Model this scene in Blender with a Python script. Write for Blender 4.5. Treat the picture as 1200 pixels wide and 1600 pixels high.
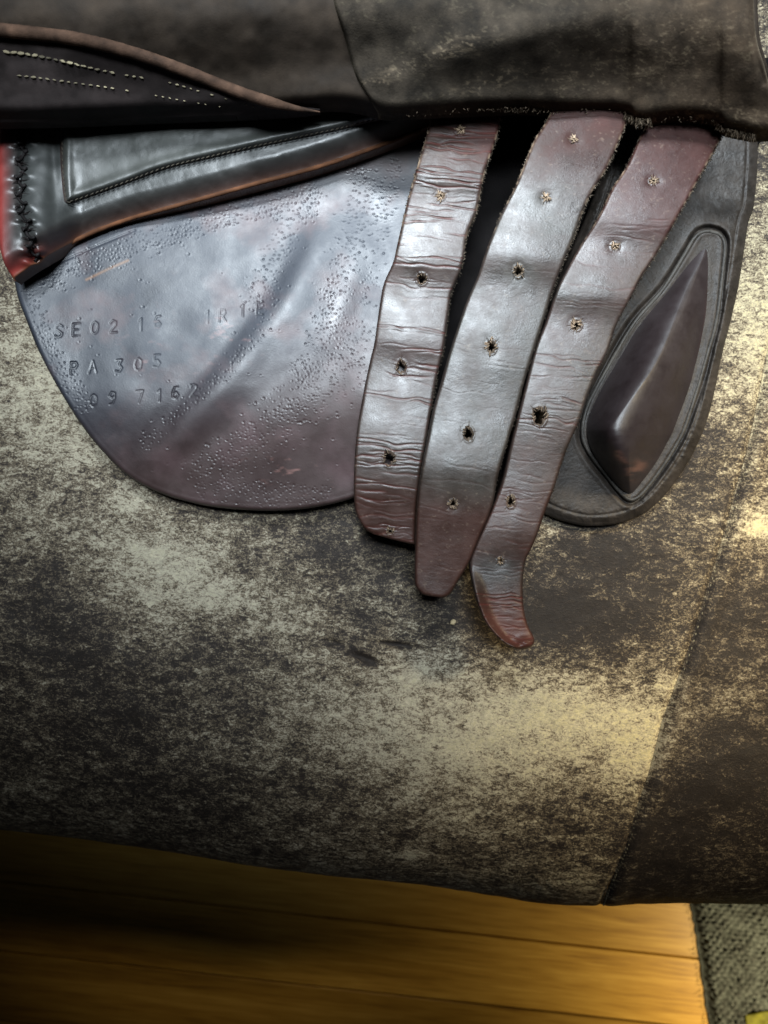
import bpy, math, random
import numpy as np
from mathutils import Vector
random.seed(7)
rng = np.random.default_rng(7)
sc = bpy.context.scene
for o in list(bpy.data.objects):
    bpy.data.objects.remove(o, do_unlink=True)
COL = sc.collection

# ---------------------------------------------------------------- camera, lamps, exposure
D = 0.30            # camera height above the saddle (m)
PX = 0.00025        # metres per photograph pixel at height z = 0
cam_d = bpy.data.cameras.new('camera')
cam = bpy.data.objects.new('camera', cam_d); COL.objects.link(cam)
cam.location = (0, 0, D)
cam_d.sensor_fit = 'HORIZONTAL'
cam_d.sensor_width = 24.0
cam_d.lens = 24.0            # half width 0.15 m at 0.30 m
cam_d.clip_start = 0.01
cam_d.clip_end = 50
cam_d.dof.use_dof = True
cam_d.dof.focus_distance = 0.287
cam_d.dof.aperture_fstop = 11.0    # 2 mm pupil
sc.camera = cam

wd = bpy.data.worlds.new('World'); sc.world = wd; wd.use_nodes = True
bg = wd.node_tree.nodes['Background']
bg.inputs[0].default_value = (0.55, 0.62, 0.75, 1)
bg.inputs[1].default_value = 0.005

def area(name, loc, target, sx, sy, power, col, spread=180):
    l = bpy.data.lights.new(name, 'AREA'); l.shape = 'RECTANGLE'; l.size = sx; l.size_y = sy
    l.energy = power; l.color = col; l.spread = math.radians(spread)
    o = bpy.data.objects.new(name, l); COL.objects.link(o)
    o.location = loc
    o.rotation_euler = (Vector(target) - Vector(loc)).to_track_quat('-Z', 'Y').to_euler()
    return o
def spot(name, loc, target, power, col, ang, size):
    l = bpy.data.lights.new(name, 'SPOT'); l.energy = power; l.color = col
    l.spot_size = math.radians(ang); l.spot_blend = 1.0; l.shadow_soft_size = size
    o = bpy.data.objects.new(name, l); COL.objects.link(o)
    o.location = loc
    o.rotation_euler = (Vector(target) - Vector(loc)).to_track_quat('-Z', 'Y').to_euler()
    return o
area('window_light', (0.02, 0.60, 0.80), (0.06, 0.17, 0), 0.34, 0.18, 0.44, (0.84, 0.93, 1.0), 22)
area('overhead_sheen_light', (0.0, 0.27, 1.06), (-0.035, 0.105, 0), 0.38, 0.26, 0.37, (0.82, 0.92, 1.0), 24)  # added unseen light overhead, gives the leather a broad sheen
area('room_lamp_light', (0.52, 0.24, 0.50), (0.17, -0.035, -0.02), 0.10, 0.10, 0.13, (1.0, 0.82, 0.52), 23)
spot('floor_lamp_light', (0.43, -0.47, -0.15), (0.35, -0.41, -0.333), 5.6, (1.0, 0.80, 0.44), 97, 0.025)

sc.view_settings.view_transform = 'Standard'
sc.view_settings.look = 'None'
sc.view_settings.exposure = 0.35
sc.view_settings.gamma = 1.0

# ---------------------------------------------------------------- numeric helpers
def to_world(u, v, z):
    k = PX * (D - z) / D
    return np.stack([(u - 600) * k, (800 - v) * k, z + 0 * u], -1)

_lat = {}
def noise(x, y, sx, sy, seed=0):
    """smooth lattice noise in -1..1, cell size sx by sy"""
    if seed not in _lat:
        _lat[seed] = np.random.default_rng(1000 + seed).uniform(-1, 1, (256, 256))
    L = _lat[seed]
    x = np.asarray(x) / sx + 91.3; y = np.asarray(y) / sy + 57.7
    xi = np.floor(x).astype(int); yi = np.floor(y).astype(int)
    fx = x - xi; fy = y - yi
    fx = fx * fx * fx * (fx * (6 * fx - 15) + 10); fy = fy * fy * fy * (fy * (6 * fy - 15) + 10)
    a = L[xi & 255, yi & 255]; b = L[(xi + 1) & 255, yi & 255]
    c = L[xi & 255, (yi + 1) & 255]; d = L[(xi + 1) & 255, (yi + 1) & 255]
    return (a * (1 - fx) + b * fx) * (1 - fy) + (c * (1 - fx) + d * fx) * fy
def fbm(x, y, sx, sy=None, oct=4, seed=0, rough=0.5):
    sy = sx if sy is None else sy
    s = 0; a = 1; t = 0; x = np.asarray(x) / sx; y = np.asarray(y) / sy
    for i in range(oct):
        c_, s_ = math.cos(.6 + i * 1.1), math.sin(.6 + i * 1.1)
        s = s + a * noise(x * c_ - y * s_, x * s_ + y * c_, .5 ** i, .5 ** i, seed + i * 17); t += a; a *= rough
    return s / t
def smooth(e0, e1, x):
    t = np.clip((x - e0) / (e1 - e0), 0, 1); return t * t * (3 - 2 * t)
def gauss(x, c, s): return np.exp(-((x - c) / s) ** 2)
def blob(u, v, cx, cy, rx, ry=None, ang=0):
    ry = rx if ry is None else ry
    a = math.radians(ang); dx = u - cx; dy = v - cy
    p = dx * math.cos(a) + dy * math.sin(a); q = -dx * math.sin(a) + dy * math.cos(a)
    return np.exp(-(p / rx) ** 2 - (q / ry) ** 2)
def curve(pts, step=4.0):
    """Catmull-Rom through the points, sampled"""
    P = np.array(pts, float)
    if len(P) == 2:
        n = max(2, int(np.hypot(*(P[1] - P[0])) / step)); t = np.linspace(0, 1, n)[:, None]
        return P[0] * (1 - t) + P[1] * t
    Q = np.vstack([2 * P[0] - P[1], P, 2 * P[-1] - P[-2]])
    out = []
    for i in range(1, len(Q) - 2):
        p0, p1, p2, p3 = Q[i - 1], Q[i], Q[i + 1], Q[i + 2]
        n = max(2, int(np.linalg.norm(p2 - p1) / step))
        for t in np.arange(n) / n:
            out.append(0.5 * (2 * p1 + (p2 - p0) * t + (2 * p0 - 5 * p1 + 4 * p2 - p3) * t * t + (3 * p1 - p0 - 3 * p2 + p3) * t ** 3))
    out.append(Q[-2]); return np.array(out)
def join(*cs): return np.vstack([c if i == 0 else c for i, c in enumerate(cs)])
def seg_dist(u, v, pts, closed=False, want_pt=False):
    """distance to a polyline (and its nearest points)"""
    best = np.full(u.shape, 1e9); bx = np.zeros(u.shape); by = np.zeros(u.shape)
    P = np.array(pts); n = len(P)
    for i in range(n if closed else n - 1):
        a = P[i]; b = P[(i + 1) % n]; d = b - a; L = d @ d
        if L < 1e-12: continue
        t = np.clip(((u - a[0]) * d[0] + (v - a[1]) * d[1]) / L, 0, 1)
        qx = a[0] + t * d[0]; qy = a[1] + t * d[1]
        dd = (u - qx) ** 2 + (v - qy) ** 2
        m = dd < best
        best[m] = dd[m]
        if want_pt: bx[m] = qx[m]; by[m] = qy[m]
    r = np.sqrt(best)
    return (r, bx, by) if want_pt else r
def inside(u, v, P):
    r = np.zeros(u.shape, bool); n = len(P)
    for i in range(n):
        x0, y0 = P[i]; x1, y1 = P[(i + 1) % n]
        if y0 == y1: continue
        c = ((y0 > v) != (y1 > v)) & (u < (x1 - x0) * (v - y0) / (y1 - y0) + x0)
        r ^= c
    return r

# ---------------------------------------------------------------- object helpers
def mesh_np(name, V, quads, mat, parent=None, col=None, mask=None, tris=None, flat=False):
    me = bpy.data.meshes.new(name)
    V = np.asarray(V, np.float32)
    quads = np.asarray(quads, np.int32).reshape(-1, 4)
    nq = len(quads); tris = np.zeros((0, 3), np.int32) if tris is None else np.asarray(tris, np.int32).reshape(-1, 3)
    me.vertices.add(len(V)); me.vertices.foreach_set('co', V.ravel())
    lv = np.concatenate([quads.ravel(), tris.ravel()]).astype(np.int32)
    me.loops.add(len(lv)); me.loops.foreach_set('vertex_index', lv)
    me.polygons.add(nq + len(tris))
    st = np.concatenate([np.arange(nq) * 4, nq * 4 + np.arange(len(tris)) * 3]).astype(np.int32)
    me.polygons.foreach_set('loop_start', st)
    if col is not None:
        a = me.attributes.new('tint', 'FLOAT_COLOR', 'POINT')
        col = np.asarray(col); c = np.ones((len(V), 4), np.float32); c[:, :col.shape[1]] = col; a.data.foreach_set('color', c.ravel())
    if mask is not None:
        a = me.attributes.new('mask', 'FLOAT', 'POINT'); a.data.foreach_set('value', np.asarray(mask, np.float32))
    me.update(calc_edges=True)
    if not flat: me.shade_smooth()
    me.materials.append(mat)
    o = bpy.data.objects.new(name, me); COL.objects.link(o)
    if parent: o.parent = parent
    return o
def tag(o, label=None, cat=None, group=None, kind=None):
    for k, x in (('label', label), ('category', cat), ('group', group), ('kind', kind)):
        if x: o[k] = x
    return o
def empty(name, loc=(0, 0, 0)):
    o = bpy.data.objects.new(name, None); COL.objects.link(o); o.location = loc; o.empty_display_size = .02
    return o
def sheet(name, outline, zf, cf, mat, parent=None, step=1.0, thick=0.0035, holes=(), bevel=.0009):
    """a leather piece: outline in photograph pixels, height (m) and tint from functions of u, v and edge distance"""
    P = np.array(outline)
    u0, v0 = P.min(0) - 2 * step; u1, v1 = P.max(0) + 2 * step
    us = np.arange(u0, u1, step); vs = np.arange(v0, v1, step)
    U, Vv = np.meshgrid(us, vs); U = U.astype(float); Vv = Vv.astype(float)
    dist, bx, by = seg_dist(U, Vv, P, True, True)
    ins = inside(U, Vv, P)
    sd = np.where(ins, dist, -dist)
    for h in holes:
        w = (np.abs(U - h[0]) < 26) & (np.abs(Vv - h[1]) < 30)
        if not w.any() or h[2] <= 0: continue
        a = np.arctan2(Vv[w] - h[1], U[w] - h[0]); sgn = h[5]
        rr = h[2] * (1 + .22 * np.sin(a * 3 + sgn) + .14 * np.sin(a * 7 + sgn * 2))
        q = np.hypot((U[w] - h[0]) * 1.0, (Vv[w] - h[1]) / h[3]) - rr
        s = sd[w]; hit = q < s; s[hit] = q[hit]; sd[w] = s
    hole_near = sd.copy()
    keepv = sd > -0.75 * step
    snap = keepv & (sd < 0) & ~ins
    U[snap] = bx[snap]; Vv[snap] = by[snap]
    sd = np.maximum(sd, 0)
    kf = keepv[:-1, :-1] & keepv[1:, :-1] & keepv[:-1, 1:] & keepv[1:, 1:]
    idx = np.arange(U.size).reshape(U.shape)
    q = np.stack([idx[:-1, :-1][kf], idx[1:, :-1][kf], idx[1:, 1:][kf], idx[:-1, 1:][kf]], 1)
    used = np.unique(q); remap = np.full(U.size, -1); remap[used] = np.arange(len(used))
    q = remap[q]
    uu = U.ravel()[used]; vv = Vv.ravel()[used]; dd = sd.ravel()[used]
    # distance to the outer outline only (edges of holes are sharper)
    do = np.where(ins, dist, 0).ravel()[used]
    z = zf(uu, vv, do)
    edge = np.minimum(dd, 40)
    z = z - bevel * np.exp(-(edge / 1.6) ** 2)
    W = to_world(uu, vv, z)
    C = cf(uu, vv, do)
    # walls: extrude the boundary down
    e = np.concatenate([q[:, [0, 1]], q[:, [1, 2]], q[:, [2, 3]], q[:, [3, 0]]])
    key = np.sort(e, 1); k = key[:, 0].astype(np.int64) * len(used) + key[:, 1]
    _, inv, cnt = np.unique(k, return_inverse=True, return_counts=True)
    b = e[cnt[inv] == 1]
    bv = np.unique(b); n0 = len(W); rm = np.full(n0, -1)
    Vs = [W]; Cs = [C]; Q = [q]; prev = np.arange(n0)
    base = n0
    for f in (0.35, 1.0):
        rm2 = np.full(n0, -1); rm2[bv] = base + np.arange(len(bv))
        X = W[bv].copy(); X[:, 2] -= thick * f
        Vs.append(X); Cs.append(C[bv] * 0.7)
        Q.append(np.stack([prev[b[:, 1]], prev[b[:, 0]], rm2[b[:, 0]], rm2[b[:, 1]]], 1))
        prev = rm2; base += len(bv)
    # coarse back: duplicate of the face set, one third as thick again
    o = mesh_np(name, np.vstack(Vs), np.vstack(Q), mat, parent, np.clip(np.vstack(Cs), 0, 1))
    return o
def tube(name, pts3, rad, mat, parent=None, n=8, col=(0.05, 0.03, 0.02), wob=0.0, cn=.35):
    P = np.array(pts3, float); m = len(P)
    T = np.gradient(P, axis=0); T /= np.linalg.norm(T, axis=1)[:, None] + 1e-12
    up = np.array([0, 0, 1.0]); S = np.cross(T, up); S /= np.linalg.norm(S, axis=1)[:, None] + 1e-12
    N = np.cross(S, T)
    r = np.broadcast_to(np.asarray(rad, float), (m,)) * (1 + wob * rng.uniform(-1, 1, m))
    a = np.linspace(0, 2 * np.pi, n, endpoint=False)
    V = (P[:, None] + r[:, None, None] * (np.cos(a)[None, :, None] * S[:, None] + np.sin(a)[None, :, None] * N[:, None])).reshape(-1, 3)
    i = np.arange(m - 1)[:, None] * n; j = np.arange(n)[None]; j2 = (j + 1) % n
    q = np.stack([i + j, i + j2, i + n + j2, i + n + j], -1).reshape(-1, 4)
    kc = 1 + cn * 1.6 * fbm(V[:, 0] * 1e3, V[:, 1] * 1e3, 4.0, oct=4, seed=900)
    return mesh_np(name, V, q, mat, parent, np.clip(np.array(col, float)[None] * kc[:, None], .002, 1))
def spikes(name, items, mat, parent=None):
    """tiny tapered fibres; items = (base xyz, tip xyz, width, colour)"""
    V = []; T = []; C = []
    for b, t, w, c in items:
        b = np.array(b); t = np.array(t); d = t - b; s = np.cross(d, [0, 0, 1.0]); s /= np.linalg.norm(s) + 1e-9
        k = len(V); mid = (b + t) / 2 + rng.uniform(-.15, .15, 3) * np.linalg.norm(d)
        V += [b - s * w, b + s * w, b + np.array([0, 0, w * 1.4]), mid - s * w * .6, mid + s * w * .6, mid + np.array([0, 0, w]), t]
        T += [(k, k + 3, k + 2), (k + 3, k + 5, k + 2), (k + 1, k + 2, k + 4), (k + 2, k + 5, k + 4),
              (k + 3, k + 6, k + 5), (k + 4, k + 5, k + 6), (k, k + 1, k + 3), (k + 1, k + 4, k + 3), (k + 3, k + 4, k + 6)]
        C += [c] * 7
    return mesh_np(name, V, np.zeros((0, 4)), mat, parent, np.array(C), tris=T, flat=True)
def pellet(name, c, ax, l, w, h, mat, parent=None, col=(.5, .45, .3), mesh=None):
    """a small rounded capsule (one stitch)"""
    V = []; m = 5; n = 8
    for i in range(m):
        t = -1 + 2 * i / (m - 1); r = math.sqrt(max(0.06, 1 - t * t * .97))
        for j in range(n):
            a = 2 * math.pi * j / n
            V.append((t * l / 2, r * w / 2 * math.cos(a), r * h / 2 * math.sin(a)))
    q = [(i * n + j, (i + 1) * n + j, (i + 1) * n + (j + 1) % n, i * n + (j + 1) % n) for i in range(m - 1) for j in range(n)]
    V = np.array(V); ca, sa = math.cos(ax), math.sin(ax)
    W = np.stack([V[:, 0] * ca - V[:, 1] * sa, V[:, 0] * sa + V[:, 1] * ca, V[:, 2]], 1)
    return W + np.array(c), np.array(q)
def pellets(name, items, mat, parent, colf=None):
    Vs = []; Qs = []; Cs = []; k = 0
    for (c, ax, l, w, h, cl) in items:
        V, q = pellet('', c, ax, l, w, h, None)
        Vs.append(V); Qs.append(q + k); Cs.append(np.tile(cl, (len(V), 1))); k += len(V)
    return mesh_np(name, np.vstack(Vs), np.vstack(Qs), mat, parent, np.vstack(Cs))

# ---------------------------------------------------------------- materials
def nodes(m):
    m.use_nodes = True; return m.node_tree, m.node_tree.nodes, m.node_tree.links
def leather(name, rough=0.42, spec=0.5, grain=1400, bump=0.25, var=0.35, coat=0.0, rvar=0.12, blotch=90, coat_rough=.3):
    m = bpy.data.materials.new(name); nt, N, L = nodes(m); b = N['Principled BSDF']
    at = N.new('ShaderNodeAttribute'); at.attribute_name = 'tint'
    tc = N.new('ShaderNodeTexCoord')
    n1 = N.new('ShaderNodeTexNoise'); n1.inputs['Scale'].default_value = blotch; n1.inputs['Detail'].default_value = 8; n1.inputs['Roughness'].default_value = .65
    n2 = N.new('ShaderNodeTexNoise'); n2.inputs['Scale'].default_value = grain; n2.inputs['Detail'].default_value = 5; n2.inputs['Roughness'].default_value = .7
    vo = N.new('ShaderNodeTexVoronoi'); vo.inputs['Scale'].default_value = grain * .8; vo.feature = 'DISTANCE_TO_EDGE'
    for n in (n1, n2, vo): L.new(tc.outputs['Object'], n.inputs['Vector'])
    mr = N.new('ShaderNodeMapRange'); mr.inputs[1].default_value = .3; mr.inputs[2].default_value = .7
    mr.inputs[3].default_value = 1 - var; mr.inputs[4].default_value = 1 + var; L.new(n1.outputs['Fac'], mr.inputs[0])
    mx = N.new('ShaderNodeMix'); mx.data_type = 'RGBA'; mx.blend_type = 'MULTIPLY'; mx.inputs[0].default_value = 1
    L.new(at.outputs['Color'], mx.inputs[6]); L.new(mr.outputs[0], mx.inputs[7])
    L.new(mx.outputs[2], b.inputs['Base Color'])
    r = N.new('ShaderNodeMapRange'); r.inputs[1].default_value = .3; r.inputs[2].default_value = .7
    r.inputs[3].default_value = rough - rvar; r.inputs[4].default_value = rough + rvar
    L.new(n1.outputs['Fac'], r.inputs[0]); L.new(r.outputs[0], b.inputs['Roughness'])
    gl = N.new('ShaderNodeMath'); gl.operation = 'MULTIPLY'; gl.inputs[1].default_value = spec
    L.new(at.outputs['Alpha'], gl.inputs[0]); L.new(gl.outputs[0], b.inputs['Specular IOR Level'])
    ad = N.new('ShaderNodeMath'); ad.operation = 'ADD'; L.new(n2.outputs['Fac'], ad.inputs[0])
    ms = N.new('ShaderNodeMath'); ms.operation = 'MULTIPLY'; ms.inputs[1].default_value = .6; L.new(vo.outputs['Distance'], ms.inputs[0])
    L.new(ms.outputs[0], ad.inputs[1])
    bp = N.new('ShaderNodeBump'); bp.inputs['Strength'].default_value = bump; bp.inputs['Distance'].default_value = .0004
    L.new(ad.outputs[0], bp.inputs['Height']); L.new(bp.outputs[0], b.inputs['Normal'])
    if coat: b.inputs['Coat Weight'].default_value = coat; b.inputs['Coat Roughness'].default_value = coat_rough
    return m
M_flap = leather('tooled_leather', rough=.48, spec=.8, bump=.12, var=.22, blotch=60)
M_strap = leather('billet_leather', rough=.44, spec=.85, bump=.16, var=.3, blotch=110)
M_panel = leather('panel_leather', rough=.44, spec=.8, bump=.12, var=.2)
M_block = leather('block_leather', rough=.5, spec=1.0, bump=.14, var=.2)
M_rear = leather('grained_leather', rough=.55, spec=.4, grain=700, bump=.6, var=.35)
M_suede = leather('suede_underside', rough=.85, spec=.15, grain=1200, bump=.35, var=.6, blotch=130)
M_dark = leather('dark_leather', rough=.75, spec=.16, bump=.15, var=.4, blotch=60)
M_cav = leather('unlit_lining', rough=.92, spec=.08, bump=.3, var=.3)
M_fray = leather('leather_fibre', rough=.85, spec=.2, bump=.1, var=.3)
M_thread = leather('thread', rough=.7, spec=.3, grain=3000, bump=.3, var=.3)

def hide_material():
    m = bpy.data.materials.new('mottled_hide'); nt, N, L = nodes(m); b = N['Principled BSDF']
    at = N.new('ShaderNodeAttribute'); at.attribute_name = 'mask'
    tn = N.new('ShaderNodeAttribute'); tn.attribute_name = 'tint'
    tc = N.new('ShaderNodeTexCoord')
    mp = N.new('ShaderNodeMapping'); mp.inputs['Rotation'].default_value = (0, 0, math.radians(20)); mp.inputs['Scale'].default_value = (1, 1.7, 1)
    L.new(tc.outputs['Object'], mp.inputs[0])
    def nz(scale, det, rg, dist=0.0, src=mp):
        n = N.new('ShaderNodeTexNoise'); n.inputs['Scale'].default_value = scale; n.inputs['Detail'].default_value = det
        n.inputs['Roughness'].default_value = rg; n.inputs['Distortion'].default_value = dist
        L.new(src.outputs[0] if src is mp else src.outputs['Object'], n.inputs['Vector']); return n
    a = nz(430, 7, .74, .9); c = nz(110, 6, .70, .6); f = nz(1500, 3, .6, .3, tc)
    def math_(op, x, y):
        n = N.new('ShaderNodeMath'); n.operation = op
        for i, s in enumerate((x, y)):
            if isinstance(s, (int, float)): n.inputs[i].default_value = s
            else: L.new(s, n.inputs[i])
        return n.outputs[0]
    a2 = nz(300, 4, .65, 1.2)
    rg_ = math_('SUBTRACT', 1.0, math_('MULTIPLY', math_('ABSOLUTE', math_('SUBTRACT', a2.outputs['Fac'], .5), 0), 9.0))
    s = math_('MULTIPLY', a.outputs['Fac'], .85)
    s = math_('ADD', s, math_('MULTIPLY', math_('SUBTRACT', c.outputs['Fac'], .5), .50))
    s = math_('ADD', math_('ADD', s, .075), math_('MULTIPLY', math_('MAXIMUM', rg_, 0), .035))
    s = math_('ADD', s, math_('MULTIPLY', math_('SUBTRACT', f.outputs['Fac'], .5), .40))
    s = math_('ADD', s, math_('MULTIPLY', math_('SUBTRACT', at.outputs['Fac'], .475), .36))
    mr = N.new('ShaderNodeMapRange'); mr.inputs[1].default_value = .375; mr.inputs[2].default_value = .76; L.new(s, mr.inputs[0])
    cr = N.new('ShaderNodeValToRGB'); e = cr.color_ramp.elements
    e[0].position = 0; e[0].color = (.020, .015, .012, 1); e[1].position = 1; e[1].color = (1, 1, 1, 1)
    for p_, q_ in ((.22, (.045, .034, .027, 1)), (.48, (.22, .178, .125, 1)), (.72, (.64, .60, .52, 1))):
        x = cr.color_ramp.elements.new(p_); x.color = q_
    L.new(mr.outputs[0], cr.inputs[0])
    mx = N.new('ShaderNodeMix'); mx.data_type = 'RGBA'; mx.blend_type = 'MIX'
    sp_ = math_('MULTIPLY', mr.outputs[0], 1.0); L.new(sp_, mx.inputs[0])
    mul = N.new('ShaderNodeMix'); mul.data_type = 'RGBA'; mul.blend_type = 'MULTIPLY'; mul.inputs[0].default_value = 1
    L.new(cr.outputs[0], mul.inputs[6]); L.new(tn.outputs['Color'], mul.inputs[7])
    L.new(cr.outputs[0], mx.inputs[6]); L.new(mul.outputs[2], mx.inputs[7])
    fm = N.new('ShaderNodeMapRange'); fm.inputs[1].default_value = .3; fm.inputs[2].default_value = .7; fm.inputs[3].default_value = .70; fm.inputs[4].default_value = 1.34
    f2 = nz(620, 6, .75, .4); L.new(f2.outputs['Fac'], fm.inputs[0])
    m2 = N.new('ShaderNodeMix'); m2.data_type = 'RGBA'; m2.blend_type = 'MULTIPLY'; m2.inputs[0].default_value = 1
    L.new(mx.outputs[2], m2.inputs[6]); L.new(fm.outputs[0], m2.inputs[7]); L.new(m2.outputs[2], b.inputs['Base Color'])
    b.inputs['Roughness'].default_value = .62; b.inputs['Specular IOR Level'].default_value = .3
    bp = N.new('ShaderNodeBump'); bp.inputs['Strength'].default_value = .6; bp.inputs['Distance'].default_value = .0007
    L.new(s, bp.inputs['Height']); L.new(bp.outputs[0], b.inputs['Normal'])
    return m
M_hide = hide_material()

def wood_material():
    m = bpy.data.materials.new('varnished_oak'); nt, N, L = nodes(m); b = N['Principled BSDF']
    tc = N.new('ShaderNodeTexCoord'); oi = N.new('ShaderNodeObjectInfo')
    ad = N.new('ShaderNodeVectorMath'); ad.operation = 'ADD'
    cb = N.new('ShaderNodeCombineXYZ'); L.new(oi.outputs['Random'], cb.inputs[1])
    sc_ = N.new('ShaderNodeVectorMath'); sc_.operation = 'SCALE'; sc_.inputs['Scale'].default_value = 7; L.new(cb.outputs[0], sc_.inputs[0])
    L.new(tc.outputs['Object'], ad.inputs[0]); L.new(sc_.outputs[0], ad.inputs[1])
    mp = N.new('ShaderNodeMapping'); mp.inputs['Scale'].default_value = (3, 55, 20); L.new(ad.outputs[0], mp.inputs[0])
    n = N.new('ShaderNodeTexNoise'); n.inputs['Scale'].default_value = 1.6; n.inputs['Detail'].default_value = 8; n.inputs['Distortion'].default_value = 1.2
    L.new(mp.outputs[0], n.inputs['Vector'])
    mp2 = N.new('ShaderNodeMapping'); mp2.inputs['Scale'].default_value = (30, 500, 30); L.new(ad.outputs[0], mp2.inputs[0])
    n2 = N.new('ShaderNodeTexNoise'); n2.inputs['Scale'].default_value = 1; n2.inputs['Detail'].default_value = 4; L.new(mp2.outputs[0], n2.inputs['Vector'])
    cr = N.new('ShaderNodeValToRGB'); e = cr.color_ramp.elements
    e[0].position = .30; e[0].color = (.20, .100, .018, 1); e[1].position = .72; e[1].color = (.56, .345, .075, 1)
    x = cr.color_ramp.elements.new(.5); x.color = (.40, .225, .038, 1)
    mm = N.new('ShaderNodeMath'); mm.operation = 'MULTIPLY_ADD'; mm.inputs[1].default_value = .5; L.new(n2.outputs['Fac'], mm.inputs[0])
    ms = N.new('ShaderNodeMath'); ms.operation = 'MULTIPLY'; ms.inputs[1].default_value = .56; L.new(n.outputs['Fac'], ms.inputs[0]); L.new(ms.outputs[0], mm.inputs[2])
    L.new(mm.outputs[0], cr.inputs[0])
    mr = N.new('ShaderNodeMapRange'); mr.inputs[3].default_value = .8; mr.inputs[4].default_value = 1.15; L.new(oi.outputs['Random'], mr.inputs[0])
    mx = N.new('ShaderNodeMix'); mx.data_type = 'RGBA'; mx.blend_type = 'MULTIPLY'; mx.inputs[0].default_value = 1
    L.new(cr.outputs[0], mx.inputs[6]); L.new(mr.outputs[0], mx.inputs[7]); L.new(mx.outputs[2], b.inputs['Base Color'])
    b.inputs['Roughness'].default_value = .38
    bp = N.new('ShaderNodeBump'); bp.inputs['Strength'].default_value = .15; bp.inputs['Distance'].default_value = .0004
    L.new(n2.outputs['Fac'], bp.inputs['Height']); L.new(bp.outputs[0], b.inputs['Normal'])
    return m
M_wood = wood_material()

# ---------------------------------------------------------------- floor of oak planks
ZF = -0.333
def plain(name, rgb, rough=.8):
    m = bpy.data.materials.new(name); nt, N, L = nodes(m); b = N['Principled BSDF']
    tc = N.new('ShaderNodeTexCoord'); n = N.new('ShaderNodeTexNoise'); n.inputs['Scale'].default_value = 60; n.inputs['Detail'].default_value = 6
    L.new(tc.outputs['Object'], n.inputs['Vector'])
    cr = N.new('ShaderNodeValToRGB'); cr.color_ramp.elements[0].color = (*[c * .6 for c in rgb], 1); cr.color_ramp.elements[1].color = (*[min(1, c * 1.3) for c in rgb], 1)
    L.new(n.outputs['Fac'], cr.inputs[0]); L.new(cr.outputs[0], b.inputs['Base Color']); b.inputs['Roughness'].default_value = rough
    return m
M_sub = plain('subfloor_dark', (.012, .007, .004))
bev = 0.0008
floor = mesh_np('floor', [(-1.2, -1.2, ZF - .016), (1.2, -1.2, ZF - .016), (1.2, 1.0, ZF - .016), (-1.2, 1.0, ZF - .016)], [(0, 1, 2, 3)], M_sub, flat=True)
tag(floor, kind='structure')
PW = 0.0572; ang = math.radians(-6.3)
def plank_mesh(L_, W_):
    g = .0012; x0, x1, y0, y1 = 0, L_ - g, 0, W_ - g; b = bev
    V = [(x0, y0, -.016), (x1, y0, -.016), (x1, y1, -.016), (x0, y1, -.016),
         (x0, y0, -b), (x1, y0, -b), (x1, y1, -b), (x0, y1, -b),
         (x0 + b, y0 + b, 0), (x1 - b, y0 + b, 0), (x1 - b, y1 - b, 0), (x0 + b, y1 - b, 0)]
    F = [(8, 9, 10, 11), (4, 5, 9, 8), (5, 6, 10, 9), (6, 7, 11, 10), (7, 4, 8, 11), (0, 1, 5, 4), (1, 2, 6, 5), (2, 3, 7, 6), (3, 0, 4, 7)]
    me = bpy.data.meshes.new('plank'); me.from_pydata(V, [], F); me.update(); me.materials.append(M_wood); return me
pm = plank_mesh(1.4, PW)
ca, sa = math.cos(ang), math.sin(ang)
p0 = to_world(np.array(600.), np.array(1443.), ZF)
offs = [-.75, -.62, -.70, -.58, -.82, -.66, -.72, -.60]
for r in range(-6, 10):
    for k in range(-1, 2):
        lx = offs[r % 8] + k * 1.4 + (.05 if r % 2 else 0); ly = -r * PW
        if k == -1 and lx + 1.4 < -.75: continue
        o = bpy.data.objects.new('plank', pm); COL.objects.link(o); o.parent = floor
        o.location = (p0[0] + lx * ca - ly * sa, p0[1] + lx * sa + ly * ca, ZF + random.uniform(-.0002, .0002))
        o.rotation_euler = (0, 0, ang)

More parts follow.
